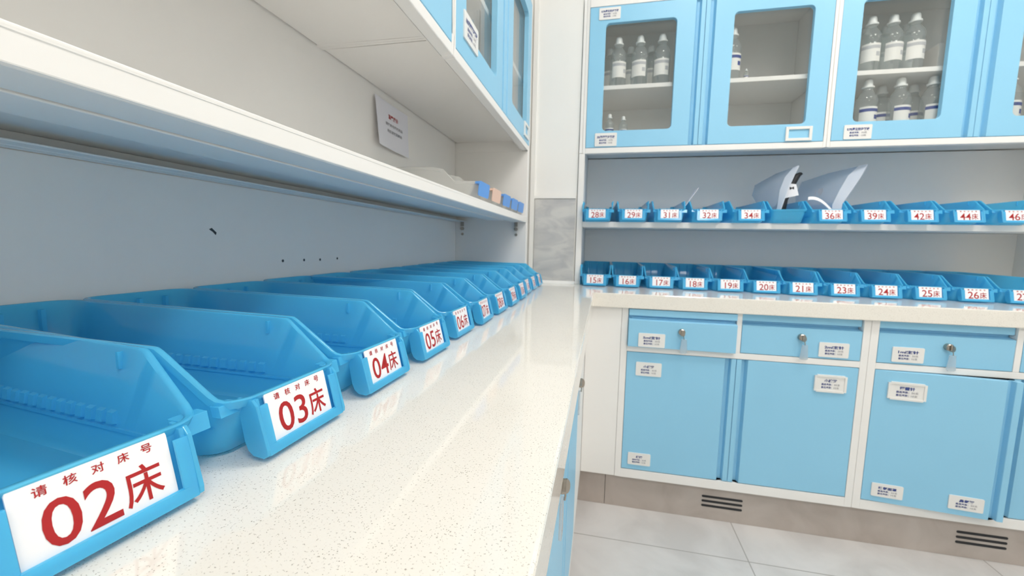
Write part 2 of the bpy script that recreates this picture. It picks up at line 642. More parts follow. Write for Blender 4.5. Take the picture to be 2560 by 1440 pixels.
def pull_profile(sgn, x_edge, x_strip0, x_strip1, dep=.10):
    """closed cross-section (x, y) of the finger-pull edge next to a flat panel. sgn=+1: strip on the right"""
    return [(x_edge, 0), (x_edge + sgn * .035, dep), (x_strip0 - sgn * .02, dep), (x_strip0, .0), (x_strip1, .0),
            (x_strip1, .11), (x_edge, .11)]


def flat_door(x0, x1, z0, z1, pull, hole=None):
    """door slab with vertical finger pull ('r' or 'l'); hole=(cx,cz,w,h,r)"""
    mb = MB()
    PW, SW = .215, .095
    a, b = (x0, x1 - PW) if pull == 'r' else (x0 + PW, x1)
    if hole is None:
        mb.box(a, b, 0, .11, z0, z1)
    else:
        cx, cz, w, h, r = hole
        inn = rrect(w, h, r, 6, cx, cz)
        outp = []
        corner = [(b, z1), (a, z1), (a, z0), (b, z0)]
        for q in range(4):
            outp += [corner[q]] * 7
        n = len(inn)
        vs = [(p[0], 0, p[1]) for p in inn] + [(p[0], 0, p[1]) for p in outp] + [(p[0], .11, p[1]) for p in inn] + [(p[0], .11, p[1]) for p in outp]
        fs = []
        for i in range(n):
            j = (i + 1) % n
            same = outp[i] == outp[j]
            fs.append((i, j, n + j) if same else (i, j, n + j, n + i))
            fs.append((2 * n + j, 2 * n + i, 3 * n + i) if same else (2 * n + j, 2 * n + i, 3 * n + i, 3 * n + j))
            fs.append((j, i, 2 * n + i, 2 * n + j))
            if not same:
                fs.append((n + i, n + j, 3 * n + j, 3 * n + i))
        mb.add(vs, fs)
    if pull == 'r':
        prof = pull_profile(1, b, x1 - SW, x1)
    else:
        prof = pull_profile(-1, a, x0 + SW, x0)
    mb.prism(prof, 'z', z0, z1)
    return mb


def drawer_front(x0, x1, z0, z1):
    mb = MB()
    zs0, zs1 = z1 - .135, z1        # top strip
    ze = z1 - .225                  # edge of the flat face
    poly = [(0, z0), (0, ze), (.15, ze + .030), (.15, zs0 - .010), (.045, zs0), (.045, zs1), (.19, zs1), (.19, z0)]
    mb.prism(poly, 'x', x0, x1)
    return mb


def base_cabinet(label, at, rz, cards, W_=4.653, drawer_out=(0.0, 0.0), ajar=0.0, locks=(None, None), left_stile=.135, group=None):
    t = thing('base_cabinet', label, 'cabinet', at, rz, group=group or 'blue base cabinets')
    r0 = at[2]

    def Z(z):
        return z - r0
    rt = W_ - .125
    mid = (left_stile + rt) / 2
    mb = MB()
    D = 2.8
    mb.box(0, left_stile, 0, D, Z(-5.15), Z(-1.312))
    mb.box(rt, W_, 0, D, Z(-5.15), Z(-1.312))
    mb.box(left_stile, rt, .0, D, Z(-5.15), Z(-4.955))
    mb.box(left_stile, rt, .0, .3, Z(-2.262), Z(-2.140))
    mb.box(mid - .05, mid + .05, .0, .3, Z(-2.140), Z(-1.312))
    mb.box(left_stile, rt, D - .06, D, Z(-4.955), Z(-1.312))
    mb.box(left_stile, rt, .13, D, Z(-2.19), Z(-2.14))
    mb.build('carcass', 'white', t, bevel=.008)
    for s in (0, 1):
        a, b = (left_stile + .008, mid - .058) if s == 0 else (mid + .058, rt - .008)
        d = drawer_front(a, b, Z(-2.130), Z(-1.325))
        if drawer_out[s]:
            d.box(a + .06, b - .06, .12, 2.2, Z(-2.10), Z(-1.50))
            for p in d.v:
                p.y -= drawer_out[s]
        dr = d.build('drawer', 'blue', t, bevel=.008)
        yo = -drawer_out[s]
        for c in cards.get(('drawer', s), ()):
            mbp, nm = label_plate(None, c[0], c[1], Z(c[2]), Z(c[3]), c[4], y=yo)
            mbp.build(nm, ['labelplate', 'navy', 'grey_ink'], dr)
        if locks[s]:
            lock_key(dr, locks[s][0], Z(locks[s][1]), yo, rot=locks[s][2])
        a, b = (left_stile + .008, mid - .004) if s == 0 else (mid + .004, rt - .008)
        m = flat_door(a, b, Z(-4.940), Z(-2.272), 'r' if s == 0 else 'l')
        plates = []
        for c in cards.get(('door', s), ()):
            mbp, nm = label_plate(None, c[0], c[1], Z(c[2]), Z(c[3]), c[4], framed=len(c) > 5)
            plates.append((mbp, nm))
        if s == 0 and ajar:
            ca, sa = math.cos(-ajar), math.sin(-ajar)
            for q in [m] + [p[0] for p in plates]:
                for p in q.v:
                    dx, dy = p.x - a, p.y
                    p.x = a + dx * ca - dy * sa
                    p.y = dx * sa + dy * ca
        dd = m.build('door', 'blue', t, bevel=.008)
        for mbp, nm in plates:
            mbp.build(nm, ['labelplate', 'navy', 'grey_ink'], dd)
    return t


o1 = .46
base_cabinet('blue base cabinet beside the white corner panel, its upper left drawer slightly open', (o1, YD, -5.15), 0,
             {('drawer', 0): [(.354, .893, -2.115, -1.820, '5ml空针')],
              ('drawer', 1): [(3.795, 4.312, -2.09, -1.797, '2ml空针')],
              ('door', 0): [(.343, .872, -2.78, -2.48, '小棉签'), (.272, .752, -4.82, -4.547, '棉球')],
              ('door', 1): [(3.790, 4.312, -2.78, -2.468, '小棉签', 1)]},
             drawer_out=(.10, 0), locks=((1.21, -1.745, .2), (3.47, -1.72, .5)))
o2 = 5.113
base_cabinet('blue base cabinet at the right end of the back run, with its left door ajar', (o2 + .004, YD, -5.15), 0,
             {('drawer', 0): [(.375, .89, -2.09, -1.797, '1ml空针')],
              ('door', 0): [(.383, .94, -2.80, -2.49, '留置针', 1), (.29, .80, -4.82, -4.55, '吸氧面罩'), (1.50, 2.02, -4.82, -4.55, '鼻氧管')]},
             ajar=math.radians(5.2), locks=((1.245, -1.74, .9), (3.4, -1.73, .3)))
base_cabinet('blue base cabinet under the left worktop, seen edge-on with hanging keys', (XD, 2.25, -5.15), math.radians(90),
             {('drawer', 0): [(.40, .93, -2.09, -1.80, '10ml空针')], ('drawer', 1): [(3.7, 4.2, -2.09, -1.80, '20ml空针')]},
             locks=((.62, -1.74, 1.0), (2.97, -1.74, 1.2)))
# white filler panels that close the inner corner
o = MB().box(XD + .004, .455, YD, YD + .12, -5.145, -1.315).build('filler_panel', 'white', at=(.1, YD, -5.145), bevel=.006)
tag(o, 'plain white corner panel left of the blue doors, under the back worktop', 'panel', 'white corner panels')
o = MB().box(XD - .12, XD, 6.91, YD - .004, -5.145, -1.315).build('filler_panel', 'white', at=(XD, 8, -5.145), bevel=.006)
tag(o, 'plain white corner panel under the left worktop, beyond the dangling key', 'panel', 'white corner panels')


# ------------------------------------------------------------------ wall cabinets with glass doors
CW = 5.413


def wall_cabinet(label, at, rz, cards, shelf_z=3.93, sl=.069, sr=.069, depth=1.93):
    t = thing('wall_cabinet', label, 'cabinet', at, rz, group='glass-door wall cabinets')
    r0 = at[2]

    def Z(z):
        return z - r0
    a, b = sl, CW - sr
    mid = (a + b) / 2
    mb = MB()
    mb.box(0, a, 0, depth, Z(2.56), Z(6.0))
    mb.box(b, CW, 0, depth, Z(2.56), Z(6.0))
    mb.box(0, a, 0, .16, Z(2.313), Z(2.56))
    mb.box(b, CW, 0, .16, Z(2.313), Z(2.56))
    mb.box(a, b, 0, .16, Z(2.313), Z(2.440))
    mb.box(a, b, 0, .16, Z(5.762), Z(6.0))
    mb.box(a, b, .16, depth - .05, Z(2.56), Z(2.64))
    mb.box(a, b, .16, depth - .05, Z(5.92), Z(6.0))
    mb.box(a, b, depth - .05, depth, Z(2.60), Z(6.0))
    mb.box(a, b, .16, .22, Z(2.36), Z(2.60))
    mb.build('carcass', 'white', t, bevel=.01)
    s = MB().box(a + .01, b - .01, .20, depth - .06, Z(shelf_z - .045), Z(shelf_z + .05))
    s.box(a + .01, b - .01, .17, .20, Z(shelf_z - .05), Z(shelf_z + .05))
    s.build('shelf', 'white', t, bevel=.008)
    for k in (0, 1):
        d0, d1 = (a + .006, mid - .004) if k == 0 else (mid + .004, b - .006)
        cx = (d0 - .006 + .391 + .815) if k == 0 else (d1 + .006 - .394 - .810)
        hole = (cx, Z((2.845 + 5.368) / 2), 1.625, 5.368 - 2.845, .10)
        m = flat_door(d0, d1, Z(2.448), Z(5.752), 'r' if k == 0 else 'l', hole)
        dr = m.build('door', 'blue', t, bevel=.008)
        g = MB().box(cx - .85, cx + .85, .116, .145, Z(2.80), Z(5.42))
        g.build('glass_pane', 'glass', dr)
        for c in cards.get(k, ()):
            if c[4] is None:
                e = MB()
                w, h = c[1] - c[0], c[3] - c[2]
                X, Y_ = (c[0] + c[1]) / 2, Z((c[2] + c[3]) / 2)
                for q in (-1, 1):
                    e.box(X + q * (w / 2 - .03) - .03, X + q * (w / 2 - .03) + .03, -.035, 0, Y_ - h / 2, Y_ + h / 2)
                    e.box(X - w / 2 + .0605, X + w / 2 - .0605, -.035, 0, Y_ + q * (h / 2 - .03) - .03, Y_ + q * (h / 2 - .03) + .03)
                e.build('card_frame', 'labelplate', dr, bevel=.004)
            else:
                mbp, nm = label_plate(None, c[0], c[1], Z(c[2]), Z(c[3]), c[4], c[5], c[6])
                mbp.build(nm, ['labelplate', 'navy', 'grey_ink'], dr)
    return t


YF = 10.85
q1, q2 = '最高基数：20瓶', '最低基数：10瓶'
xo = -.622
wall_cabinet('blue wall cabinet on the back wall with an empty card frame at lower right', (xo, YF, 2.313), 0,
             {0: [(-.335 - xo, .169 - xo, 5.445, 5.715, '0.9%氯化钠注射液', q1, q2), (-.322 - xo, .212 - xo, 2.472, 2.79, '5%葡萄糖注射液', q1, q2)],
              1: [(3.944 - xo, 4.48 - xo, 2.467, 2.78, None)]})
xo2 = xo + CW
wall_cabinet('blue wall cabinet on the back wall at the right edge, full of infusion bottles', (xo2 + .003, YF, 2.313), 0,
             {0: [(5.102 - xo2, 5.637 - xo2, 2.468, 2.775, '0.9%氯化钠注射液', q1, q2)]})
xf = -1.92
yo1 = 5.14
wall_cabinet('blue wall cabinet above the left shelf, the one beside the white corner', (xf, yo1, 2.313), math.radians(90),
             {0: [(5.47 - yo1, 6.08 - yo1, 2.70, 3.05, '10%葡萄糖注射液', q1, q2)], 1: [(4.60, 5.12, 2.53, 2.85, None)]})
wall_cabinet('blue wall cabinet above the left shelf, cut off by the top of the photo', (xf, yo1 - CW - .003, 2.313), math.radians(90), {})


# ------------------------------------------------------------------ open shelving between worktop and wall cabinets
def dots(mb, pts, frame, r, mi):
    for u, v, k in pts:
        mb.flat([(u + r * k * math.cos(a * math.pi / 4), v + r * math.sin(a * math.pi / 4)) for a in range(8)], frame, .002, mi)


def hat_shelf(L0, L1, z0, z1, dep, rear_gap, stiff_end):
    """folded steel shelf, local: x along, front lip at y=0"""
    mb = MB()
    t = .03
    mb.box(L0, L1, 0, dep, z1 - t, z1)                       # top skin
    mb.box(L0, L1, 0, .035, z0, z1 - t)                      # front lip
    mb.box(L0, L1, .035, .345, z0, z0 + .014)                # lip return
    mb.box(L0, L1, dep - .03, dep, z0, z1 - t)               # rear lip
    mb.box(L0, L1, dep - .30, dep - .03, z0, z0 + .014)      # its return, leaving an open channel
    mb.prism([(.362, z1 - t), (.366, z0 - .008), (.746, z0 - .008), (.750, z1 - t)], 'x', L0, stiff_end)   # hat stiffener
    return mb


# left niche
a0 = (xf, 5.0, -1.0)
lt = thing('open_shelving', 'white open shelving above the left worktop with one long shelf', 'shelving', a0)


def toL(mb):      # world drawing units -> local of lt
    for p in mb.v:
        p -= Vector(a0)
    return mb


mb = MB().box(-3.87, -3.80, -3.0, 10.36, -1.0, .548)
mb.box(-3.87, -3.825, -3.0, 10.36, .548, 2.585)
fr = ((-3.80, 0, 0), (0, 1, 0), (0, 0, 1), (1, 0, 0))
mb.cur = 1
for y, z in ((4.319, -.258), (4.685, -.26), (4.998, -.265), (5.376, -.259)):
    mb.flat([(y + .018 * math.cos(k * math.pi / 4), z + .018 * math.sin(k * math.pi / 4)) for k in range(8)], ((-3.797, 0, 0),) + fr[1:], .002)
mb.flat([(3.37, .085), (3.40, .10), (3.45, .055), (3.44, .03), (3.41, .06)], ((-3.797, 0, 0),) + fr[1:], .002)
toL(mb).build('back_panel', ['white', 'mark'], lt, bevel=.005)
mb = MB().box(-3.87, xf, 10.37, 10.55, -1.0, 2.31)
mb.box(-3.87, xf - .165, 10.37, 10.55, 2.305, 2.556)
toL(mb).build('side_panel', 'white', lt, bevel=.012)
mb = hat_shelf(-3.0, 10.35, .551, .690, 1.87, .3, 9.45)
for p in mb.v:                                  # local (x along, y inwards) -> world
    p.x, p.y = xf - p.y, p.x
toL(mb).build('shelf', 'white', lt, bevel=.01)
for x in (-3.61, -2.18):
    mb = MB()
    mb.box(x - .035, x + .035, 10.30, 10.37, .44, .55)
    mb.tube([(x, 10.30, .38), (x, 10.37, .38)], .045, 10)
    mb.tube([(x, 10.355, .24), (x, 10.37, .24)], .035, 10)
    toL(mb).build('shelf_pin', 'chrome', lt)

# back niche
b0 = (4.0, YF, -1.0)
bt = thing('open_shelving', 'white open shelving above the back worktop with one long shelf of bins', 'shelving', b0)


def toB(mb):
    for p in mb.v:
        p -= Vector(b0)
    return mb


mb = MB().box(-.55, 10.0, 12.75, 12.82, -1.0, 2.54)
toB(mb).build('back_panel', 'white', bt, bevel=.005)
for x0, x1 in ((-.70, -.553), (10.0, 10.147)):
    mb = MB().box(x0, x1, YF, 12.82, -1.0, 2.31)
    mb.box(x0, x1, YF + .165, 12.82, 2.305, 2.556)
    toB(mb).build('side_panel', 'white', bt, bevel=.012)
mb = hat_shelf(-.55, 9.997, .477, .613, 1.80, .1, 9.9)
for p in mb.v:
    p.y += YF
toB(mb).build('shelf', 'white', bt, bevel=.01)
o = MB().box(-.70, -.625, YF, 12.78, 2.313, 6.0).build('filler_panel', 'white', at=(-.66, YF, 2.313), bevel=.012)
tag(o, 'tall narrow white panel closing the left side of the back wall cabinets', 'panel', 'white corner panels')


# ------------------------------------------------------------------ storage bins (local: front faces -y, front rim near y=0, x across)
def bin_outline(hw, yf, yb, r, n_side):
    pts = []
    k = 6
    # start at front-left corner, go along front to the right, up the right side, back, left side
    def arc(cx, cy, a0):
        return [(cx + r * math.cos(math.radians(a0 + 90 * i / k)), cy + r * math.sin(math.radians(a0 + 90 * i / k))) for i in range(k + 1)]
    pts += arc(-hw + r, yf + r, 180)
    pts += [(-hw * f, yf) for f in (.4, 0, -.4)]
    pts += arc(hw - r, yf + r, 270)
    ys = [yf + r + (yb - yf - 2 * r) * s for s in n_side]
    pts += [(hw, y) for y in ys]
    pts += arc(hw - r, yb - r, 0)
    pts += [(hw * f, yb) for f in (.4, 0, -.4)]
    pts += arc(-hw + r, yb - r, 90)
    pts += [(-hw, y) for y in reversed(ys)]
    return pts


SIDE = [.01, .025, .04, .055, .075, .095, .115, .135, .15, .165, .18, .20, .24, .35, .55, .75, .95]
H = .53


def bin_body(low_y=.06, high_y=.36, low=.30):
    T = bin_outline(.372, -.13, 2.20, .13, SIDE)
    B = bin_outline(.318, .13, 2.12, .10, SIDE)
    n = len(T)

    def rim(y):
        if y <= low_y - .05:
            return low
        top = .525 + .02 * (y - high_y) / 1.8
        u = (y - (low_y - .02)) / (high_y - low_y + .02)
        if u <= 0:
            return low
        if u >= 1:
            return top
        # straight slope with short rounded ends
        e = .10
        if u < e:
            s = u * u / (2 * e)
        elif u > 1 - e:
            s = 1 - e - (1 - u) ** 2 / (2 * e)
            s = s
        else:
            s = u - e / 2
        return low + (top - low) * s / (1 - e)
    hs = []
    for i in range(n):
        y = T[i][1]
        h = rim(y)
        for _ in range(6):
            yy = B[i][1] + (T[i][1] - B[i][1]) * h / H
            h = .5 * h + .5 * rim(yy)
        hs.append(h)

    def at(i, z, off=0.0):
        s = z / H
        x = B[i][0] + (T[i][0] - B[i][0]) * s
        y = B[i][1] + (T[i][1] - B[i][1]) * s
        if off:
            a, b = T[(i - 1) % n], T[(i + 1) % n]
            tx, ty = b[0] - a[0], b[1] - a[1]
            l = math.hypot(tx, ty) or 1
            x += ty / l * off
            y += -tx / l * off
        return (x, y, z)
    th = .013
    loops = []
    cx, cy = 0, 1.12
    loops.append([(p[0] * .5, cy + (p[1] - cy) * .5, .012) for p in B])
    loops.append([(p[0] * .93, cy + (p[1] - cy) * .97, .0) for p in B])
    loops.append([at(i, .03) for i in range(n)])
    loops.append([at(i, .14) for i in range(n)])
    loops.append([at(i, hs[i] - .045) for i in range(n)])
    loops.append([at(i, hs[i] - .042, .016) for i in range(n)])
    loops.append([at(i, hs[i] - .006, .018) for i in range(n)])
    loops.append([at(i, hs[i], .010) for i in range(n)])
    loops.append([at(i, hs[i], -.004) for i in range(n)])
    loops.append([at(i, hs[i] - .008, -th) for i in range(n)])
    loops.append([at(i, .15, -th) for i in range(n)])
    loops.append([at(i, .045, -th) for i in range(n)])
    loops.append([(p[0] * .90, cy + (p[1] - cy) * .965, .022) for p in B])
    loops.append([(p[0] * .5, cy + (p[1] - cy) * .5, .024) for p in B])
    mb = MB()
    mb.loft(loops)

    def side_x(z, off):
        return .318 + (.372 - .318) * z / H - off
    # divider ribs and a moulded ledge inside both side walls, ribs inside the rear wall
    for s in (-1, 1):
        y = .48
        while y < 1.95:
            zt, zb = .250, .182
            xo_, xi = side_x(.22, .006), side_x(.22, .034)
            vs = [(s * xo_, y, zb), (s * xi, y, zb + .01), (s * xi, y + .040, zb + .01), (s * xo_, y + .040, zb),
                  (s * (xo_ + .006), y, zt), (s * (xi + .006), y, zt - .01), (s * (xi + .006), y + .040, zt - .01), (s * (xo_ + .006), y + .040, zt)]
            mb.add(vs, [(0, 1, 2, 3), (4, 7, 6, 5), (0, 4, 5, 1), (1, 5, 6, 2), (2, 6, 7, 3), (3, 7, 4, 0)])
            y += .072
        mb.box(*sorted((s * side_x(.17, .004), s * side_x(.17, .022))), .12, 2.02, .158, .172)
        mb.box(*sorted((s * side_x(.47, .004), s * side_x(.47, .03))), high_y + .10, high_y + .115, .43, .505)
    for x in (-.2, 0, .2):
        mb.box(x - .012, x + .012, 2.13, 2.165, .05, .50)
    return mb


def bin_holder():
    mb = MB()
    hw = .222
    yb_, yfr = -.052, -.082
    mb.box(-hw - .035, hw + .035, yb_ - .012, yb_, .035, .285)                       # back plate
    mb.box(-hw - .035, hw + .035, yfr - .014, yb_ - .012, .030, .052)                # bottom ledge
    mb.box(-hw - .035, hw + .035, yfr - .026, yfr - .014, .030, .075)                # bottom lip
    for s in (-1, 1):
        mb.box(*sorted((s * (hw - .012), s * (hw + .035))), yfr - .026, yfr - .014, .075, .255)   # lip over the card edge
        mb.box(*sorted((s * (hw + .018), s * (hw + .035))), yfr - .014, yb_, .052, .285)
        # cheek running back to the bin
        poly = [(yfr - .026, .035), (yfr - .032, .06), (yfr - .026, .26), (yfr - .01, .286), (-.012, .290), (-.004, .20), (.002, .09), (-.006, .05), (-.028, .028), (yfr, .022)]
        mb.prism(poly, 'x', s * (hw + .035), s * (hw + .052))
    mb.box(-.37, -.28, -.02, .03, .235, .285)
    mb.box(.28, .395, -.03, .03, .215, .288)                                          # lug beside the holder
    return mb


CARD_Y = -.0785


def bin_card(num, tilt=0.0, dz=0.0):
    mb = MB()
    w, h = .405, .248
    fr = front(0, .047 + h / 2 + dz, CARD_Y - .006)
    mb.flat(rrect(w, h, .018, 3), fr, .006, 0)
    if tilt:
        c, s = math.cos(tilt), math.sin(tilt)
        for p in mb.v:
            x, z = p.x, p.z - .047
            p.x = x * c - z * s
            p.z = .047 + x * s + z * c
        fr = (fr[0], (c, 0, s), (-s, 0, c), fr[3])
    small = '请核对床号'
    for i, ch in enumerate(small):
        u = -.135 + .0675 * i
        mb.text(ch, fr, (u - .0165, .073, u + .0165, .103), .012, 1, .0015)
    for ch, cx in ((num[0], -.1025), (num[1], -.0055)):
        vs = glyphs(ch, .006)[0]
        gw = max(p[0] for p in vs) - min(p[0] for p in vs)
        hw = .5 * .141 * gw / .72
        mb.text(ch, fr, (cx - hw, -.088, cx + hw, .050), .006, 1, .0015)
    mb.text('床', fr, (.052, -.082, .165, .044), .010, 1, .0015)
    return mb


BODY = bin_body()
LEAN = .233


def lean(mb):
    for p in mb.v:
        p.y += LEAN * (p.z - .045)
    return mb


HOLD = lean(bin_holder())
PROTO = {}


def place_bin(at, rz, num, label, group, tilt=0.0, card=True, dz=0.0):
    if 'p' not in PROTO:
        t = thing('storage_bin', label, 'bin', at, rz, group)
        BODY.build('body', 'binblue', t, smooth=45)
        HOLD.build('label_holder', 'binblue', t, bevel=.003)
        PROTO['p'] = t
    else:
        t = dup(PROTO['p'], at, rz, label, group, skip=('label_card',) + (() if card else ('label_holder',)))
    if card:
        lean(bin_card(num, tilt, dz)).build('label_card', ['card', 'red'], t, smooth=False)
    return t


R90 = math.radians(90)
GL = 'blue bins along the left worktop'
left_b = [('02', -1.590, .950, -.10, 0), ('03', -1.521, 1.755, -.022, 0), ('04', -1.514, 2.562, -.020, 0), ('05', -1.503, 3.380, -.021, .02),
          ('06', -1.530, 4.235, -.013, 0), ('07', -1.50, 5.030, .03, -.03), ('08', -1.496, 5.825, -.01, 0), ('09', -1.480, 6.64, .0, 0),
          ('10', -1.490, 7.47, .0, 0), ('11', -1.54, 8.30, .01, 0), ('12', -1.55, 9.12, -.01, 0), ('13', -1.55, 9.93, 0, 0)]
near = ['nearest the camera', 'second from the camera', 'third from the camera', 'fourth from the camera', 'between the 05 and 07 bins',
        'between the 06 and 08 bins', 'between the 07 and 09 bins', 'between the 08 and 10 bins', 'between the 09 and 11 bins', 'third from the far end',
        'second from the far end', 'farthest, by the marble tile']
for (num, x, y, rr, tt), nn in zip(left_b, near):
    place_bin((x, y, -1.0), R90 + rr, num, 'blue bin with red %s床 card on the left worktop, %s' % (num, nn), GL, tt)
GB = 'blue bins along the back worktop'
bx = [('15', -.168, 10.43), ('16', .613, 10.42), ('17', 1.40, 10.43), ('18', 2.155, 10.40), ('19', 2.908, 10.35), ('20', 3.643, 10.28),
      ('21', 4.345, 10.20), ('23', 5.16, 10.23), ('24', 5.93, 10.22), ('25', 6.73, 10.24), ('26', 7.53, 10.24), ('27', 8.33, 10.22)]
for i, (num, x, y) in enumerate(bx):
    wh = 'leftmost by the marble tile' if i == 0 else ('rightmost of its row' if i == len(bx) - 1 else 'between the %s and %s bins' % (bx[i - 1][0], bx[i + 1][0]))
    place_bin((x, y + .10, -1.0), random.uniform(-.01, .01), num, 'blue bin with red %s床 card on the back worktop, %s' % (num, wh), GB, -.03 if num == '27' else 0)
GU = 'blue bins on the back shelf'
ux = [('28', -.18), ('29', .68), ('31', 1.51), ('32', 2.38), ('34', 3.27), ('  ', 4.08), ('36', 4.90), ('39', 5.71), ('42', 6.57), ('44', 7.38), ('46', 8.21)]
for i, (num, x) in enumerate(ux):
    if num == '  ':
        place_bin((x + .02, 10.62, .613), .0, num, 'blue bin without a card between the 34 and 36 bins on the back shelf', GU, card=False)
        continue
    wh = 'leftmost' if i == 0 else ('rightmost' if i == len(ux) - 1 else {'31': 'with a thin paper sticking up', '36': 'with a frosted bag sticking out'}.get(num, 'right of the %s bin' % (ux[i - 1][0] if ux[i - 1][0].strip() else 'cardless')))
    place_bin((x, 10.58, .613), random.uniform(-.02, .02), num, 'blue bin with red %s床 card on the back shelf, %s' % (num, wh), GU, .02 if num == '28' else 0)

# clear bins on the left shelf
clear_body = bin_body(low_y=.33, high_y=.56)
CP = None
words = ['nearest the camera', 'second from the camera with a peach card', 'third from the camera', 'fourth from the camera', 'farthest from the camera']
for i, y in enumerate((6.79, 7.63, 8.47, 9.25, 9.98)):
    at = (-2.06, y, .690)
    lab = 'clear plastic bin on the long left shelf, %s' % words[i]
    if CP is None:
        CP = thing('storage_bin', lab, 'bin', at, R90, 'clear bins on the left shelf')
        clear_body.build('body', 'binclear', CP, smooth=45)
        t = CP
    else:
        t = dup(CP, at, R90, lab, skip=('label_card',))
    mb = MB()
    mb.flat(rrect(.60, .235, .05, 4), ((0, -.075, .20), (1, 0, 0), (0, -.12, .99), (0, -.99, -.12)), .012)
    mb.box(-.30, .30, -.07, .0, .27, .305)
    mb.build('label_card', 'cardpeach' if i == 1 else 'cardblue', t)

# ------------------------------------------------------------------ bottles behind the glass
BP = {}


def bottle(at, label, group, s=1.0, rz=0.0, pale=False):
    key = (s, pale)
    if key not in BP:
        t = thing('infusion_bottle', label, 'bottle', at, rz, group)
        r = .20 * s
        prof = [(r * .80, 0), (r * .95, .015 * s), (r, .05 * s), (r, .60 * s), (r * .96, .62 * s), (r, .64 * s), (r, .74 * s), (r * .9, .82 * s), (r * .66, .90 * s), (r * .46, .96 * s), (r * .44, 1.02 * s)]
        MB().lathe(prof, 0, 0, 0, 24).build('body', 'bottle', t, smooth=45)
        cap = [(r * .46, 1.015 * s), (r * .58, 1.02 * s), (r * .58, 1.055 * s), (r * .44, 1.065 * s), (r * .40, 1.16 * s), (r * .34, 1.195 * s), (r * .2, 1.21 * s)]
        MB().lathe(cap, 0, 0, 0, 18).build('cap', 'capwhite', t, smooth=45)
        mb = MB()
        n = 12

        def patch(a0, a1, z0, z1, rr, mi):
            g = [[(rr * math.sin(a0 + (a1 - a0) * k / n), -rr * math.cos(a0 + (a1 - a0) * k / n), z * s) for k in range(n + 1)] for z in (z0, z1)]
            mb.sheet(g, .004, mi)
        patch(-.95, .95, .20, .58, r + .004, 0)
        patch(-.95, .95, .47, .535, r + .008, 1)
        patch(.45, .85, .31, .40, r + .008, 1)
        mb.build('label', ['labelplate', 'pale_ink' if pale else 'navy'], t)
        BP[key] = t
        return t
    return dup(BP[key], at, rz, label, group)


g1 = 'bottles behind the first glass door'
for i, x in enumerate((.17, .69, 1.21)):
    w = ('left', 'middle', 'right')[i]
    bottle((x, 11.25, 3.98), 'infusion bottle on the upper shelf behind the first glass door, front row, %s' % w, g1, 1.0, random.uniform(-.3, .3), True)
    bottle((x - .20, 11.80, 3.98), 'infusion bottle on the upper shelf behind the first glass door, second row, %s' % w, g1, 1.0, random.uniform(-.6, .6), True)
bottle((2.80, 11.25, 3.98), 'clear infusion bottle at the left edge of the second glass door, upper shelf', g1, 1.0)
bottle((3.17, 11.35, 3.98), 'small clear vial on the upper shelf behind the second glass door', 'small bottles', .26)
bottle((.02, 11.20, 2.64), 'small clear bottle low behind the first glass door, left of the two', 'small bottles', .58)
bottle((.36, 11.22, 2.60 + .04), 'small clear bottle low behind the first glass door, right of the two', 'small bottles', .53)
g2 = 'bottles behind the third glass door'
for i, x in enumerate((5.64, 6.05, 6.46)):
    w = ('left', 'middle', 'right')[i]
    bottle((x, 11.25, 3.98), 'infusion bottle on the upper shelf behind the third glass door, front row, %s' % w, g2, 1.0, random.uniform(-.4, .2), True)
    bottle((x + .12, 11.75, 3.98), 'infusion bottle on the upper shelf behind the third glass door, second row, %s' % w, g2, 1.0, random.uniform(-.6, .6), True)
for i, x in enumerate((5.69, 6.32, 6.93)):
    w = ('left', 'middle', 'right')[i]
    bottle((x, 11.25, 2.64), 'infusion bottle at the bottom behind the third glass door, front row, %s' % w, g2, 1.0, random.uniform(-.1, .2))
    bottle((x + .53, 11.72, 2.64), 'infusion bottle at the bottom behind the third glass door, second row, %s' % w, g2, 1.0, random.uniform(-.6, .6))
bottle((8.30, 11.25, 2.64), 'clear infusion bottle at the bottom behind the fourth glass door, cut by the right edge', 'bottles behind the fourth glass door', 1.0)
o = MB().box(6.98, 7.35, 11.3, 11.9, 3.982, 4.56).build('carton', 'carton', at=(7.15, 11.6, 3.982), bevel=.01)
tag(o, 'pale carton at the right end of the upper shelf behind the third glass door', 'carton')

# ------------------------------------------------------------------ paper, bags and loose things
# notice on the left back panel, lower left corner curling off
n0 = Vector((-3.80, 6.45, 1.65))
g = []
for i in range(9):
    v = i / 8
    row = []
    for j in range(9):
        u = j / 8
        off = .012 + .16 * max(0, (1 - u) - .45) ** 1.6 * (1 - .75 * v) + .05 * (1 - v) * .5
        row.append((-3.797 + off, 6.43 + 1.18 * u, 1.62 + .79 * v))
    g.append(row)
mb = MB().sheet(g, .004, 0)


def on_sheet(u, v):
    i, j = v * 8, u * 8
    i0, j0 = min(int(i), 7), min(int(j), 7)
    a, b = i - i0, j - j0
    P = lambda p, q: Vector(g[p][q])
    return (P(i0, j0) * (1 - a) * (1 - b) + P(i0 + 1, j0) * a * (1 - b) + P(i0, j0 + 1) * (1 - a) * b + P(i0 + 1, j0 + 1) * a * b) + Vector((.006, 0, 0))


def sheet_text(body, u0, u1, v0, v1, mi):
    vs, fs = glyphs(body, .02)
    x0 = min(p[0] for p in vs); x1 = max(p[0] for p in vs); y0 = min(p[1] for p in vs); y1 = max(p[1] for p in vs)
    mb.add([tuple(on_sheet(u0 + (u1 - u0) * (p[0] - x0) / (x1 - x0), v0 + (v1 - v0) * (p[1] - y0) / (y1 - y0))) for p in vs], fs, mi)


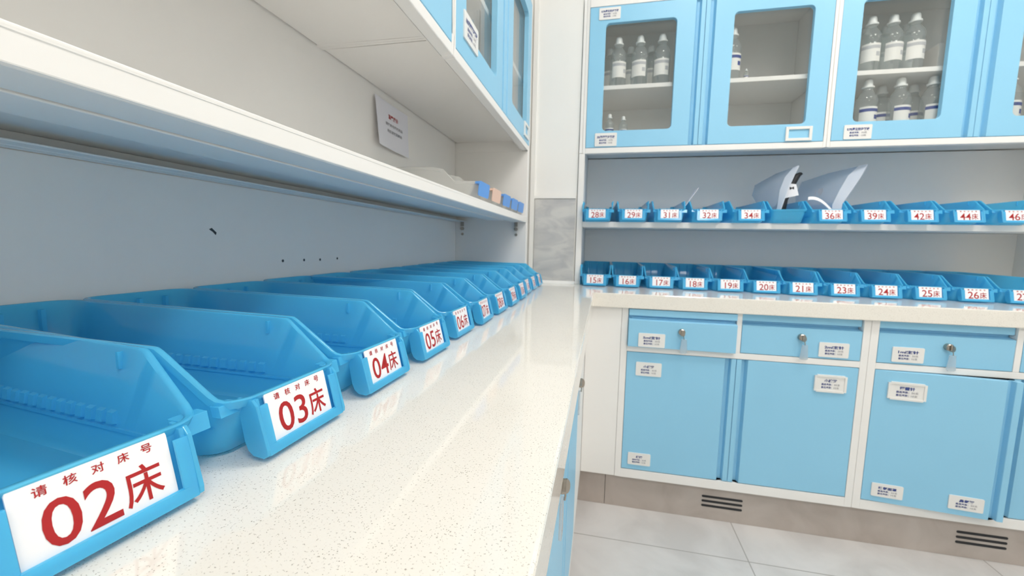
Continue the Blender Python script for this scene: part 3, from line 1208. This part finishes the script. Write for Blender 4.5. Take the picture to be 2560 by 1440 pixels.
sheet_text('温馨提示', .36, .66, .66, .76, 1)
sheet_text('请按床号摆放药品', .26, .80, .50, .57, 2)
sheet_text('用后请放回原处', .30, .78, .36, .43, 2)
o = mb.build('notice_sheet', ['paper', 'red', 'grey_ink'], at=(-3.80, 7.0, 1.62), smooth=False)
tag(o, 'white notice sheet with a red heading on the panel above the left shelf', 'notice')


def bag(name, pts_l, pts_r, label, cat, mat, th=.012, bulge=.1, ink=None, depth=0.0):
    """sheet between two edge polylines (bottom to top), bulging towards the viewer"""
    grid = []
    n = len(pts_l)
    for i in range(n):
        a, b = Vector(pts_l[i]), Vector(pts_r[i])
        row = []
        for j in range(9):
            t = j / 8
            p = a.lerp(b, t)
            p.y -= bulge * math.sin(math.pi * t) * math.sin(math.pi * (.25 + .6 * i / (n - 1)))
            row.append(tuple(p))
        grid.append(row)
    m = MB().sheet([r[:7] for r in grid], th, 0)
    m.sheet([[tuple(Vector(p) + Vector((0, -.006, 0))) for p in r[6:]] for r in grid], th * 2.2, 1)
    mats = [mat, 'bagedge']
    if ink:
        mats.append('grey_ink')
        for body, frame, box in ink:
            m.text(body, frame, box, .02, 2, .004)
    o = m.build(name, mats, at=tuple(Vector(pts_l[0]).lerp(Vector(pts_r[0]), .5)), smooth=60)
    return tag(o, label, cat)


bag('document_bag', [(3.80, 11.50, .70), (3.79, 11.55, 1.0), (3.62, 11.7, 1.35), (3.70, 11.8, 1.62), (4.12, 11.7, 1.88)],
    [(3.92, 10.80, .70), (4.00, 10.84, 1.0), (4.12, 10.9, 1.40), (4.26, 11.0, 1.72), (4.38, 11.1, 1.96)],
    'frosted white bag leaning beside the black strap on the back shelf', 'bag', 'bag', bulge=.12)
bag('document_bag', [(4.75, 11.55, .70), (4.66, 11.75, 1.0), (4.70, 11.95, 1.40), (4.86, 12.05, 1.72), (5.35, 11.85, 1.90)],
    [(5.19, 10.82, .70), (5.23, 10.86, 1.06), (5.44, 10.95, 1.38), (5.65, 11.05, 1.72), (5.82, 11.2, 1.98)],
    'frosted bag with scribbled marks standing in the 36床 bin on the back shelf', 'bag', 'bag', bulge=.16,
    ink=[('1号', ((4.86, 11.34, 1.30), (.7, -.72, 0), (.2, .1, .96), (-.6, -.78, .1)), (0, 0, .16, .16))])
# black strap with a white tag in the cardless bin
st = thing('cuff_strap', 'black strap with a white tag standing in the cardless bin on the back shelf', 'strap', (4.2, 11.25, .66))
mb = MB()
gr = []
for (x, y, z, w) in ((4.02, 11.2, .66, .26), (4.08, 11.2, .95, .26), (4.16, 11.22, 1.18, .16), (4.26, 11.25, 1.40, .12), (4.36, 11.28, 1.62, .13), (4.42, 11.3, 1.76, .15), (4.52, 11.32, 1.82, .06)):
    gr.append([(x - w / 2 - 4.2 + w * k / 4, y - 11.25 - .04 * math.sin(math.pi * k / 4), z - .66) for k in range(5)])
mb.sheet(gr, .05)
mb.build('strap', 'dark', st, smooth=50)
mb = MB()
fr = ((4.27 - 4.2, 11.13 - 11.25, 1.38 - .66), (.99, -.06, .1), (-.12, 0, .99), (0, -1, 0))
mb.flat([(-.20, -.16), (.16, -.11), (.12, .15), (-.04, .19)], fr, .012, 0)
mb.text('M', fr, (-.02, .04, .07, .10), .03, 1, .003)
mb.build('tag', ['card', 'dark'], st)
# thin paper in bin 31
g = [[(1.80 + .40 * v + .015 * math.sin(3 * v), 10.95 + .42 * u, .80 + .66 * v ** .85 - .02 * u) for u in (0, .33, .66, 1)] for v in (0, .2, .4, .6, .8, 1)]
o = MB().sheet(g, .012).build('paper_slip', 'paper', at=(1.8, 11.1, .80), smooth=60)
tag(o, 'thin pale paper slip leaning out of the 31床 bin on the back shelf', 'paper')
# white curled strip
g = []
for k in range(11):
    a = k / 10
    x = 4.52 + .52 * a
    z = .98 + .20 * math.sin(math.pi * (.30 + .70 * a)) - .14 * a
    g.append([(x, 10.82 + .0, z), (x + .02, 10.87, z + .07)])
o = MB().sheet(g, .014).build('paper_strip', 'card', at=(4.8, 10.85, .95), smooth=60)
tag(o, 'white curled strip arching over the left side of the 36床 bin', 'paper')
